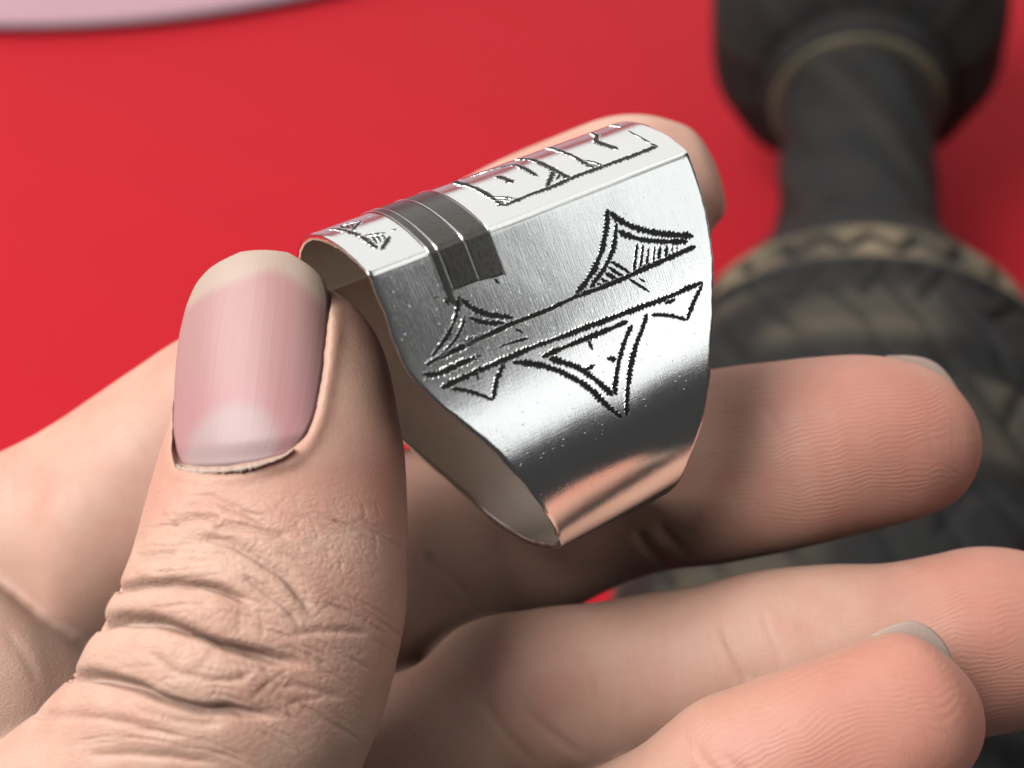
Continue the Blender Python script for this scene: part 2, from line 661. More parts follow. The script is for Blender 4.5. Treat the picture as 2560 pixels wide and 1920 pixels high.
def build_ring():
    root = bpy.data.objects.new('ring', None)
    COL.objects.link(root)
    root.location = tuple(ring_to_world([[0, HH, 0]])[0])
    tag(root, 'wide tapered silver ring with engraved triangles held between thumb and index finger', 'ring')
    inv = Matrix.Translation(-root.location)
    NA = 70
    TH = 0.62
    f = np.linspace(0, 1, NA)
    # slight edge irregularity
    jl = np.array([0.10 * noise.noise((i * 0.22 * 0.55, 1.7, 0)) + 0.05 * noise.noise((i * 0.22 * 2.3, 4.7, 0)) for i in range(NS)])
    jr = np.array([0.10 * noise.noise((i * 0.22 * 0.55, 8.7, 0)) + 0.06 * noise.noise((i * 0.22 * 2.3, 9.7, 0)) for i in range(NS)])
    V, UV = [], []

    def shell(off, inset):
        S = SEC + NRM * off
        for k in range(NS):
            l, r = -(WL[k] + jl[k]) + inset, (WR[k] + jr[k]) - inset
            a = l + (r - l) * f
            e = np.minimum(f, 1 - f) * (r - l)
            drop = 0.05 * np.exp(-(e / 0.14)**2) * (1 if off >= 0 else -1)
            for i in range(NA):
                # faint dents of hand-beaten sheet
                dn = 0.035 * noise.noise((a[i] * 0.16, ARC[k] * 0.16, 0.0 if off >= 0 else 5.0))
                q = S[k] + NRM[k] * (dn - drop[i])
                V.append((a[i], q[1], q[0]))
                UV.append((a[i], ARC[k], 0 if off >= 0 else 40))
    # rims need sample clustering near both edges
    f = 0.5 - 0.5 * np.cos(np.pi * f) * (1 - 0.45 * (1 - np.abs(np.cos(np.pi * f))))
    shell(0.0, 0.0)
    shell(-TH, 0.03)
    Fc, mi = [], []
    o2 = NS * NA
    for k in range(NS):
        k2 = (k + 1) % NS
        for i in range(NA - 1):
            Fc.append((k * NA + i, k * NA + i + 1, k2 * NA + i + 1, k2 * NA + i))
            Fc.append((o2 + k * NA + i, o2 + k2 * NA + i, o2 + k2 * NA + i + 1, o2 + k * NA + i + 1))
            mi += [0, 1]
        for i, flip in ((0, 0), (NA - 1, 1)):
            q = (k * NA + i, k2 * NA + i, o2 + k2 * NA + i, o2 + k * NA + i)
            Fc.append(q[::-1] if flip else q)
            mi.append(0)
    W = ring_to_world(V)
    Vb = W - np.array(root.location)
    o = mesh_obj('band', Vb, Fc, [M_SILVER, M_SILVER_IN], root, mat_idx=mi)
    bm = bmesh.new(); bm.from_mesh(o.data)
    bmesh.ops.recalc_face_normals(bm, faces=bm.faces)
    bm.to_mesh(o.data); bm.free()
    at = o.data.attributes.new('ringuv', 'FLOAT_VECTOR', 'POINT')
    at.data.foreach_set('vector', np.array(UV, np.float32).ravel())
    bvh = BVHTree.FromPolygons([tuple(v) for v in W], Fc[:], epsilon=0.0)
    return root, bvh


RING, RING_BVH = build_ring()


def surf(bvh, x, y):
    o = Vector((0, 0, CAM_H))
    d = Vector(cam2world([px(x, y, 100.0)])[0]) - o
    d.normalize()
    h, n, i, dist = bvh.ray_cast(o, d)
    if h is None:
        return None
    if n.dot(d) > 0:
        n = -n
    return np.array(h), np.array(n)


def ring_local(W):
    V = (np.asarray(W) - CMN[:3, 3]) @ CMN[:3, :3] / MM
    X = np.stack([V[:, 0], -V[:, 1], -V[:, 2]], 1)
    return (X - RT) @ RR


def stroke(pts, width, name='engraved_line', jag=0.42, burr=True, taper=True, step=0.09):
    """an engraved, blackened stroke laid along the ring's surface; pts in photo pixels, width in mm"""
    width = width * 1.3
    H, Nn = [], []
    P = resample(catmull(np.array(pts, float), 6) if len(pts) > 2 else np.array(pts, float), 4.0)
    if len(P) < 3:
        P = resample(np.array(pts, float), 1.0)
    for p in P:
        s = surf(RING_BVH, p[0], p[1])
        if s is not None:
            H.append(s[0]); Nn.append(s[1])
    if len(H) < 3:
        return
    H, Nn = np.array(H), np.array(Nn)
    for it in range(2):
        Nn[1:-1] = Nn[:-2] + Nn[1:-1] + Nn[2:]
        Nn /= np.linalg.norm(Nn, axis=1)[:, None]
    HN = resample(np.concatenate([H, Nn], 1) * np.array([1000.0] * 3 + [1e-6] * 3), step)
    H, Nn = HN[:, :3], HN[:, 3:]
    Nn = Nn / np.linalg.norm(Nn, axis=1)[:, None]
    n = len(H)
    if n < 3:
        return
    T = np.gradient(H, axis=0)
    T /= np.linalg.norm(T, axis=1)[:, None] + 1e-12
    Bn = np.cross(Nn, T)
    s = np.arange(n) * step
    tot = s[-1]
    env = np.ones(n)
    if taper:
        env = np.clip(np.minimum((s + 0.12) / 0.45, (tot - s + 0.12) / 0.45), 0.15, 1)
    ph = random.random() * 6
    # wriggle cut: saw-tooth edges of a rocked graver
    per = 0.36
    inc1 = np.cumsum(np.interp(s, np.arange(0, tot + 0.5, 0.25), rng.uniform(0.45, 1.75, len(np.arange(0, tot + 0.5, 0.25))))) * step / per
    inc2 = np.cumsum(np.interp(s, np.arange(0, tot + 0.5, 0.25), rng.uniform(0.45, 1.75, len(np.arange(0, tot + 0.5, 0.25))))) * step / per
    saw1 = ((inc1 + ph) % 1.0)
    saw2 = ((inc2 + ph + 0.45) % 1.0)
    env = env * (1 + 0.18 * np.interp(s, np.arange(0, tot + 0.9, 0.6), rng.normal(0, 1, len(np.arange(0, tot + 0.9, 0.6)))).clip(-1.5, 1.5))
    rn = rng.normal(0, 0.10, (2, n))
    w1 = width * 0.5 * env * (1 + jag * (saw1 - 0.5) * 2 + rn[0] * jag * 2)
    w2 = width * 0.5 * env * (1 + jag * (saw2 - 0.5) * 2 + rn[1] * jag * 2)
    bh = 0.024 * env * (0.5 + saw1) if burr else 0.012 * env
    bh2 = 0.024 * env * (0.5 + saw2) if burr else 0.012 * env
    bw = 0.075 if burr else 0.02
    cols = [(-w1 - bw, -0.02 + 0 * s), (-w1 - bw * 0.45, bh), (-w1, 0.020 + 0 * s), (0 * s, 0.014 + 0 * s), (w2, 0.020 + 0 * s), (w2 + bw * 0.45, bh2), (w2 + bw, -0.02 + 0 * s)]
    V, Fc, mi = [], [], []
    for lat, hh in cols:
        V.append(H + Bn * lat[:, None] + Nn * np.asarray(hh)[:, None])
    nc = len(cols)
    V = np.stack(V, 1).reshape(-1, 3) * MM - np.array(RING.location)
    for i in range(n - 1):
        for c in range(nc - 1):
            Fc.append((i * nc + c, i * nc + c + 1, (i + 1) * nc + c + 1, (i + 1) * nc + c))
            mi.append(0 if c in (2, 3) else 1)
    mesh_obj(name, V, Fc, [M_OXIDE, M_CUT], RING, smooth=False, mat_idx=mi)


def zc(ox, oy, k):
    return lambda L: [(ox + a * k, oy + b * k) for a, b in L]


Z1, Z2, Z3 = zc(700, 260, 1160 / 2212), zc(700, 250, 700 / 2212), zc(1050, 480, 780 / 2212)


def engrave():
    S = stroke
    # upper right motif
    S(Z3([(1330, 120), (1325, 220), (1305, 350), (1270, 470), (1220, 570), (1160, 660), (1100, 735)]), 0.33)
    S(Z3([(1335, 135), (1400, 190), (1480, 235), (1580, 270), (1700, 295), (1820, 305), (1940, 315)]), 0.36)
    S(Z3([(1395, 220), (1385, 310), (1370, 400), (1340, 480), (1300, 550), (1250, 620), (1205, 680)]), 0.30)
    S(Z3([(1400, 270), (1450, 300), (1540, 330), (1640, 345), (1760, 352), (1900, 350)]), 0.33)
    for a, b, w in (((1540, 362), (1515, 575), .26), ((1580, 372), (1560, 560), .22), ((1622, 385), (1605, 535), .20), ((1665, 380), (1650, 515), .22),
                    ((1703, 380), (1690, 495), .20), ((1750, 375), (1742, 475), .20), ((1788, 375), (1782, 450), .18), ((1822, 375), (1818, 428), .16)):
        S(Z3([a, b]), w, burr=False)
    for a, b in (((1350, 490), (1500, 580)), ((1330, 530), (1450, 605)), ((1305, 570), (1410, 630)), ((1275, 610), (1360, 660)), ((1250, 640), (1310, 690)), ((1225, 665), (1270, 705))):
        S(Z3([a, b]), 0.24, burr=False)
    # the two long lines
    S(Z3([(40, 1225), (140, 1172), (300, 1098), (500, 1005), (640, 938), (720, 908), (900, 838), (1100, 745), (1280, 680), (1450, 610), (1600, 540), (1750, 475), (1850, 430), (1955, 385)]), 0.31, jag=0.3)
    S(Z3([(2005, 640), (1900, 680), (1750, 750), (1600, 803), (1450, 860), (1300, 915), (1150, 970), (1000, 1030), (850, 1082), (750, 1122), (600, 1190), (430, 1262), (300, 1320), (150, 1390)]), 0.33, jag=0.42)
    S(Z3([(1480, 615), (1630, 710)]), 0.20, burr=False)
    S(Z3([(1550, 612), (1598, 638)]), 0.18, burr=False)
    # upper left motif
    S(Z3([(280, 735), (262, 850), (230, 950), (180, 1040), (120, 1120), (80, 1170)]), 0.28)
    S(Z3([(282, 750), (350, 810), (430, 850), (520, 875), (660, 890)]), 0.33)
    S(Z3([(320, 875), (300, 950), (260, 1030), (200, 1105), (130, 1170)]), 0.22)
    S(Z3([(345, 885), (420, 918), (500, 928), (600, 930)]), 0.26)
    S(Z3([(325, 1062), (390, 1040), (480, 1008)]), 0.42)
    S(Z3([(310, 1050), (370, 1105)]), 0.28)
    S(Z3([(680, 970), (730, 1000)]), 0.22)
    S(Z3([(20, 1290), (120, 1290), (300, 1212), (430, 1160)]), 0.30, jag=0.4)
    S(Z3([(560, 1100), (660, 1065), (775, 1038)]), 0.16, jag=0.4)
    # small lower motifs
    S(Z3([(2003, 645), (1985, 690), (1940, 780), (1905, 870), (1892, 912)]), 0.24)
    S(Z3([(1640, 872), (1720, 872), (1800, 882), (1888, 906)]), 0.24)
    S(Z3([(1735, 788), (1775, 775), (1810, 755)]), 0.34)
    S(Z3([(215, 1395), (320, 1405), (420, 1435), (520, 1475)]), 0.22)
    S(Z3([(600, 1205), (570, 1270), (540, 1350), (520, 1470)]), 0.28)
    S(Z3([(400, 1260), (415, 1330)]), 0.28, name='engraved_tick')
    S(Z3([(425, 1150), (400, 1205)]), 0.28, name='engraved_tick')
    # lower triangle
    S(Z3([(1610, 860), (1580, 960), (1540, 1060), (1510, 1160), (1490, 1260), (1472, 1400), (1465, 1590)]), 0.30, jag=0.4)
    S(Z3([(655, 1205), (780, 1215), (900, 1240), (1020, 1285), (1130, 1345), (1230, 1420), (1320, 1510), (1430, 1600)]), 0.33)
    S(Z3([(865, 1170), (1000, 1110), (1150, 1050), (1300, 990), (1475, 915)]), 0.30, jag=0.35)
    S(Z3([(1505, 940), (1470, 1010), (1440, 1090), (1415, 1180), (1395, 1280), (1380, 1400), (1395, 1440)]), 0.30, jag=0.4)
    S(Z3([(915, 1180), (1020, 1210), (1130, 1250), (1230, 1320), (1300, 1380), (1370, 1445)]), 0.34)
    S(Z3([(1190, 1050), (1225, 1120)]), 0.28, name='engraved_tick')
    S(Z3([(1325, 1178), (1400, 1190)]), 0.28, name='engraved_tick')
    S(Z3([(1170, 1268), (1240, 1222)]), 0.34, name='engraved_tick')
    # panel on the top facet
    S(Z1([(1070, 485), (1200, 430), (1300, 395), (1400, 350), (1550, 295), (1700, 240), (1800, 200)]), 0.34, jag=0.35)
    S(Z1([(1070, 485), (1000, 440), (930, 400), (830, 370)]), 0.37)
    S(Z1([(1800, 203), (1768, 190)]), 0.30)
    S(Z1([(1030, 345), (1070, 355), (1110, 375)]), 0.41)
    S(Z1([(900, 350), (1000, 315), (1100, 292), (1150, 300), (1230, 345)]), 0.32)
    S(Z1([(1130, 262), (1200, 265), (1280, 300), (1385, 357)]), 0.34)
    S(Z1([(1305, 318), (1290, 355), (1272, 395)]), 0.32)
    S(Z1([(1337, 335), (1318, 362)]), 0.28)
    S(Z1([(1280, 207), (1340, 225), (1400, 250), (1450, 280), (1500, 305)]), 0.30)
    S(Z1([(1290, 200), (1350, 172), (1420, 148)]), 0.23)
    S(Z1([(1480, 138), (1512, 150), (1505, 175), (1550, 195), (1612, 216)]), 0.34)
    S(Z1([(1530, 100), (1580, 100), (1632, 108)]), 0.28)
    S(Z1([(1770, 190), (1720, 160), (1660, 128)]), 0.16, burr=False)
    S(Z1([(845, 365), (960, 318), (1080, 268), (1180, 228)]), 0.16, burr=False)
    S(Z1([(1000, 445), (1060, 443), (1125, 452)]), 0.16)
    S(Z1([(1020, 460), (1060, 456), (1105, 464)]), 0.16)
    S(Z1([(1040, 475), (1070, 469), (1090, 474)]), 0.16)
    S(Z1([(1440, 270), (1500, 278), (1545, 298)]), 0.16)
    S(Z1([(1460, 288), (1490, 290), (1520, 304)]), 0.16)
    # little hatched triangles at the left end
    S(Z2([(640, 1075), (700, 1120), (772, 1172)]), 0.34)
    S(Z2([(650, 1078), (740, 1062), (838, 1050)]), 0.20)
    S(Z2([(868, 1075), (835, 1130), (800, 1185)]), 0.28)
    for a, b in (((690, 1085), (728, 1125)), ((725, 1075), (765, 1135)), ((762, 1068), (800, 1125)), ((800, 1060), (835, 1105))):
        S(Z2([a, b]), 0.17, burr=False)
    S(Z2([(390, 1020), (450, 1020), (520, 1035), (600, 1060), (640, 1078)]), 0.25)
    S(Z2([(455, 998), (550, 975), (640, 955)]), 0.17)
    S(Z2([(642, 958), (605, 995), (570, 1032)]), 0.25)
    for a, b in (((480, 995), (520, 1022)), ((520, 985), (550, 1015)), ((560, 975), (585, 1005))):
        S(Z2([a, b]), 0.15, burr=False)
    S(Z2([(878, 1030), (900, 1026), (920, 1018)]), 0.30, name='engraved_dot')
    S(Z2([(690, 925), (706, 920), (722, 914)]), 0.20, name='engraved_dot')


engrave()


def build_inlay():
    """dark bands and silver wires that run over the top facet and down both flanks"""
    # axial places read at the crease
    crease = Z2([(1130, 1152), (1210, 1142), (1420, 1070), (1612, 985)])
    A = [ring_local(np.array([surf(RING_BVH, *c)[0]]))[0][0] for c in crease]
    low = Z2([(1265, 1510), (1335, 1525), (1535, 1450), (1738, 1410)])
    Hl = [ring_local(np.array([surf(RING_BVH, *c)[0]]))[0][1] for c in low]
    apex = int(np.argmin(SEC[:, 1]))

    def span(hf):      # indices from the back flank over the top to the front flank at height hf
        k = apex
        while SEC[k % NS, 1] < hf:
            k += 1
        return apex - (k - apex), k

    def strip(name, a0, a1, h0, h1, lift, mat, rounded=False):
        ff = [0, .12, .3, .5, .7, .88, 1] if rounded else [0.0, 0.03, 0.97, 1.0]
        na = len(ff)
        k0, k1 = span(max(h0, h1))
        V, Fc = [], []
        rows = 0
        for k in range(k0, k1 + 1):
            c = SEC[k % NS]; nn = NRM[k % NS]
            rows += 1
            for i in range(na):
                f = ff[i]
                up = lift * (math.sin(math.pi * (0.08 + 0.84 * f)) if rounded else (0.0 if i in (0, na - 1) else 1.0)) - 0.02 * (i in (0, na - 1))
                if k in (k0, k1):
                    up = -0.03
                hlim = h0 + (h1 - h0) * f
                cc = c.copy()
                p = cc + nn * up
                hh = min(p[1], hlim)
                V.append((a0 + (a1 - a0) * f, hh, p[0]))
        for j in range(rows - 1):
            for i in range(na - 1):
                Fc.append((j * na + i, j * na + i + 1, (j + 1) * na + i + 1, (j + 1) * na + i))
        W = ring_to_world(V) - np.array(RING.location)
        return mesh_obj(name, W, Fc, mat, RING, smooth=rounded)

    g = 0.09
    strip('dark_inlay', A[0] + g, A[1] - g, Hl[0] + 1.0, Hl[1] + 1.4, 0.05, M_NIELLO)
    strip('dark_inlay', A[1] + g, A[2] - g, Hl[1], Hl[2], 0.05, M_NIELLO)
    strip('dark_inlay', A[2] + g, A[3] - g, Hl[2], Hl[3] - 0.1, 0.05, M_NIELLO)
    for a, h, w in ((A[0], Hl[0], .10), (A[1], Hl[1], .11), (A[2], Hl[2], .12), (A[3], Hl[3], .08)):
        strip('silver_line', a - w, a + w, h, h, 0.11, M_CUT, True)
    # small end notches
    stroke(Z2([(1255, 1555), (1205, 1558)]), 0.20, name='engraved_tick', burr=False)
    stroke(Z2([(1300, 1560), (1335, 1625)]), 0.34, name='engraved_tick', burr=False)
    stroke(Z2([(1690, 1410), (1735, 1455)]), 0.26, name='engraved_tick', burr=False)


build_inlay()

# ------------------------------------------------------------------ the hand
FINGERS = {
    'thumb': dict(t=0.78, st=[
        (560, 690, 815, 712, 105.0), (500, 760, 885, 760, 104.6), (470, 840, 938, 832, 104), (450, 940, 976, 930, 103.3), (432, 1040, 998, 1035, 102.5),
        (404, 1140, 1012, 1135, 101.8), (380, 1240, 1017, 1245, 101), (350, 1350, 1020, 1365, 100), (310, 1470, 1020, 1475, 99), (258, 1569, 1012, 1570, 98.5),
        (180, 1680, 993, 1680, 98.5), (92, 1781, 960, 1790, 99), (0, 1868, 905, 1915, 100), (-130, 1980, 850, 2060, 102), (-330, 2150, 760, 2250, 105)], tip=(690, 655, 105.3)),
    'index': dict(t=0.80, st=[
        (1712, 310, 1792, 560, 131), (1610, 285, 1745, 650, 131.5), (1487, 302, 1640, 700, 132.5), (1329, 365, 1470, 740, 134), (1160, 448, 1300, 830, 133),
        (900, 600, 1040, 1020, 129.5), (640, 745, 800, 1260, 127), (400, 880, 540, 1530, 126), (192, 1026, 230, 1690, 126.5), (0, 1131, -20, 1580, 126), (-300, 1290, -330, 1700, 128)], tip=(1806, 450, 131)),
    'middle': dict(t=0.85, st=[
        (2402, 1020, 2407, 1190, 121.2), (2350, 950, 2372, 1252, 120.5), (2280, 908, 2322, 1283, 119.8), (2175, 886, 2230, 1315, 119.3), (2030, 892, 2110, 1345, 119.6), (1910, 905, 1982, 1374, 121),
        (1785, 920, 1838, 1403, 124), (1560, 950, 1620, 1440, 128.5), (1360, 1010, 1440, 1515, 130), (1100, 1100, 1160, 1640, 129), (800, 1180, 850, 1760, 125), (450, 1300, 550, 1850, 126)], tip=(2421, 1105, 121.6)),
    'ring': dict(t=0.80, st=[
        (2690, 1460, 2710, 1700, 118.5), (2620, 1400, 2650, 1770, 117.5), (2520, 1367, 2570, 1812, 116.5), (2434, 1367, 2482, 1832, 116), (2339, 1389, 2390, 1850, 115.8), (2219, 1408, 2260, 1860, 115.8), (2075, 1410, 2130, 1870, 116),
        (1907, 1429, 1970, 1880, 116.6), (1720, 1467, 1800, 1895, 117.8), (1512, 1501, 1620, 1930, 119), (1334, 1525, 1440, 1960, 119.3), (1170, 1560, 1290, 2000, 118.5), (996, 1680, 1100, 2120, 117.5), (600, 1780, 700, 2250, 124)], tip=(2742, 1580, 119)),
    'little': dict(t=0.80, st=[
        (2393, 1690, 2405, 1860, 102.6), (2340, 1618, 2388, 1930, 101.8), (2267, 1580, 2335, 1998, 101.2), (2175, 1598, 2270, 2045, 101), (2075, 1635, 2190, 2080, 101), (1931, 1683, 2070, 2120, 101.5), (1811, 1731, 1960, 2150, 102.5),
        (1716, 1770, 1880, 2190, 104), (1600, 1862, 1760, 2260, 107), (1500, 1918, 1680, 2330, 110), (1250, 2080, 1480, 2500, 118), (900, 2200, 1100, 2650, 127)], tip=(2413, 1775, 103)),
    'palm': dict(t=0.70, st=[
        (1000, 1560, 1000, 2200, 130), (700, 1500, 750, 2150, 128), (420, 1640, 500, 2200, 125), (217, 1602, 300, 2150, 121), (100, 1540, 130, 2150, 118), (-30, 1455, 0, 2150, 116.5), (-250, 1380, -200, 2200, 117), (-500, 1380, -480, 2300, 119)], tip=(1150, 1850, 130)),
}


def build_hand():
    V, Fc = [], []
    frames = {}
    SEG = 40
    for name, d in FINGERS.items():
        st = np.array(d['st'], float)
        A = np.array([px(a, b, z) for a, b, c, e, z in st])
        B = np.array([px(c, e, z) for a, b, c, e, z in st])
        tip = px(*d['tip'])
        A, B = catmull(A, 8), catmull(B, 8)
        C = (A + B) / 2
        w = np.linalg.norm(B - A, axis=1) / 2
        U = (B - A) / (2 * w)[:, None]
        T = np.gradient(C, axis=0)
        T /= np.linalg.norm(T, axis=1)[:, None]
        Dp = np.cross(U, T); Dp /= np.linalg.norm(Dp, axis=1)[:, None]
        Dp *= np.sign(Dp[:, 2])[:, None]      # away from the lens
        base = len(V)
        th = np.linspace(0, 2 * math.pi, SEG, endpoint=False)
        for k in range(len(C)):
            for a in th:
                V.append(C[k] + U[k] * w[k] * math.cos(a) + Dp[k] * w[k] * d['t'] * math.sin(a))
        n = len(C)
        for k in range(n - 1):
            for i in range(SEG):
                i2 = (i + 1) % SEG
                Fc.append((base + k * SEG + i, base + k * SEG + i2, base + (k + 1) * SEG + i2, base + (k + 1) * SEG + i))
        # rounded cap towards the tip
        prev = base
        for f in (0.45, 0.75, 0.93):
            r = math.sqrt(max(0.0, 1 - f**2))
            st_i = len(V)
            cc = C[0] + (tip - C[0]) * f
            for a in th:
                V.append(cc + U[0] * w[0] * r * math.cos(a) + Dp[0] * w[0] * d['t'] * r * math.sin(a))
            for i in range(SEG):
                i2 = (i + 1) % SEG
                Fc.append((prev + i2, prev + i, st_i + i, st_i + i2))
            prev = st_i
        V.append(tip)
        for i in range(SEG):
            Fc.append((prev + (i + 1) % SEG, prev + i, len(V) - 1))
        V.append(C[-1] + T[-1] * 2)
        for i in range(SEG):
            Fc.append((base + (n - 1) * SEG + i, base + (n - 1) * SEG + (i + 1) % SEG, len(V) - 1))
        s = np.r_[0, np.cumsum(np.linalg.norm(np.diff(C, axis=0), axis=1))]
        frames[name] = (C[::3], U[::3], Dp[::3], w[::3], s[::3], tip)
    W = cam2world(V)
    me = bpy.data.meshes.new('hand_raw')
    me.from_pydata([tuple(v * 100) for v in W], [], Fc)     # remesh at 100x, then scale back
    bm = bmesh.new(); bm.from_mesh(me)
    bmesh.ops.recalc_face_normals(bm, faces=bm.faces)
    bm.to_mesh(me); bm.free()
    tmp = bpy.data.objects.new('hand_raw', me)
    COL.objects.link(tmp)
    md = tmp.modifiers.new('r', 'REMESH')
    md.mode = 'VOXEL'
    md.voxel_size = 0.036
    bpy.context.view_layer.update()
    dg = bpy.context.evaluated_depsgraph_get()
    ev = tmp.evaluated_get(dg)
    m2 = bpy.data.meshes.new_from_object(ev)
    bpy.data.objects.remove(tmp)
    m2.name = 'hand'
    n = len(m2.vertices)
    co = np.empty(n * 3); m2.vertices.foreach_get('co', co)
    co = co.reshape(-1, 3) / 100
    ne = len(m2.edges)
    ed = np.empty(ne * 2, np.int32); m2.edges.foreach_get('vertices', ed)
    ed = ed.reshape(-1, 2)
    deg = np.bincount(ed.ravel(), minlength=n).astype(float)[:, None]

    def smooth(x, it, lam=0.6):
        for _ in range(it):
            acc = np.zeros_like(x)
            for c in range(x.shape[1]):
                acc[:, c] = np.bincount(ed[:, 0], x[ed[:, 1], c], n) + np.bincount(ed[:, 1], x[ed[:, 0], c], n)
            x = x + lam * (acc / deg - x)
        return x
    co = smooth(co, 14)

    def setco(c):
        m2.vertices.foreach_set('co', c.ravel().astype(np.float32)); m2.update()

    def normals():
        nn = np.empty(n * 3, np.float32); m2.vertex_normals.foreach_get('vector', nn)
        return nn.reshape(-1, 3).astype(float)
    setco(co)
    P, dep = world2px(co)
    sel = (P[:, 0] < 1065) & (P[:, 0] > -60) & (P[:, 1] > 560) & (P[:, 1] < 1990) & (dep < 106)
    bm = bmesh.new(); bm.from_mesh(m2)
    bm.verts.ensure_lookup_table()
    ee = [e for e in bm.edges if sel[e.verts[0].index] and sel[e.verts[1].index]]
    bmesh.ops.subdivide_edges(bm, edges=ee, cuts=1, use_grid_fill=True)
    bm.verts.ensure_lookup_table()
    cv = np.array([v.co[:] for v in bm.verts])
    P2, dep2 = world2px(cv)
    sel2 = (P2[:, 0] < 1000) & (P2[:, 0] > 60) & (P2[:, 1] > 1190) & (P2[:, 1] < 1930) & (dep2 < 101)
    bm.verts.index_update()
    ee = [e for e in bm.edges if sel2[e.verts[0].index] and sel2[e.verts[1].index]]
    bmesh.ops.subdivide_edges(bm, edges=ee, cuts=1, use_grid_fill=True)
    bm.to_mesh(m2); bm.free()
    n = len(m2.vertices)
    co = np.empty(n * 3); m2.vertices.foreach_get('co', co); co = co.reshape(-1, 3)
    ed = np.empty(len(m2.edges) * 2, np.int32); m2.edges.foreach_get('vertices', ed)
    ed = ed.reshape(-1, 2)
    deg = np.bincount(ed.ravel(), minlength=n).astype(float)[:, None]
    co = smooth(co, 2)
    setco(co)
    N = normals()
    # ---- which finger, where along and around it
    Xc = (co - CMN[:3, 3]) @ CMN[:3, :3] / MM
    X = np.stack([Xc[:, 0], -Xc[:, 1], -Xc[:, 2]], 1)
    best = np.full(n, 1e9); fid = np.zeros(n, int); S_ = np.zeros(n); TH_ = np.zeros(n); LAT = np.zeros(n)
    for fi, (name, (C, U, Dp, w, s, tip)) in enumerate(frames.items()):
        for k in range(len(C) - 1):
            a, b = C[k], C[k + 1]
            ab = b - a
            t = np.clip(((X - a) @ ab) / (ab @ ab), 0 if k else -3, 1)
            q = a + t[:, None] * ab
            ww = w[k] + (w[k + 1] - w[k]) * np.clip(t, 0, 1)
            dd = np.linalg.norm(X - (a + np.clip(t, 0, 1)[:, None] * ab), axis=1) / ww
            m = dd < best
            best[m] = dd[m]; fid[m] = fi
            S_[m] = (s[k] + t * (s[k + 1] - s[k]))[m]
            tc = np.clip(t, 0, 1)[:, None]
            u = U[k] + (U[k + 1] - U[k]) * tc
            dp = Dp[k] + (Dp[k + 1] - Dp[k]) * tc
            r = X - q
            TH_[m] = np.arctan2((r * dp).sum(1), (r * u).sum(1))[m]
            LAT[m] = (r * u).sum(1)[m]
    names = list(frames)
    P, dep = world2px(co)
    view = np.array([0, 0, CAM_H]) - co
    view /= np.linalg.norm(view, axis=1)[:, None]
    facing = (N * view).sum(1)
    isT = fid == names.index('thumb')

    def poly_dist(P, pts, sub):
        L = catmull(np.array(pts, float), 8) if len(pts) > 2 else np.array(pts, float)
        D = np.full(len(P), 1e9); sg = np.zeros(len(P)); u = np.zeros(len(P))
        tot = len(L) - 1
        for i in range(tot):
            a, b = L[i], L[i + 1]
            ab = b - a
            t = np.clip(((P - a) @ ab) / (ab @ ab), 0, 1)
            r = P - (a + t[:, None] * ab)
            d = np.hypot(r[:, 0], r[:, 1])
            m = d < D
            D[m] = d[m]
            sg[m] = np.sign(ab[0] * r[:, 1] - ab[1] * r[:, 0])[m]
            u[m] = (i + t[m]) / tot
        return D, sg, u
    disp = np.zeros(n)
    tm = np.where(isT & (facing > -0.1))[0]
    Pt = P[tm]
    Z5 = zc(0, 1120, 1060 / 2198)
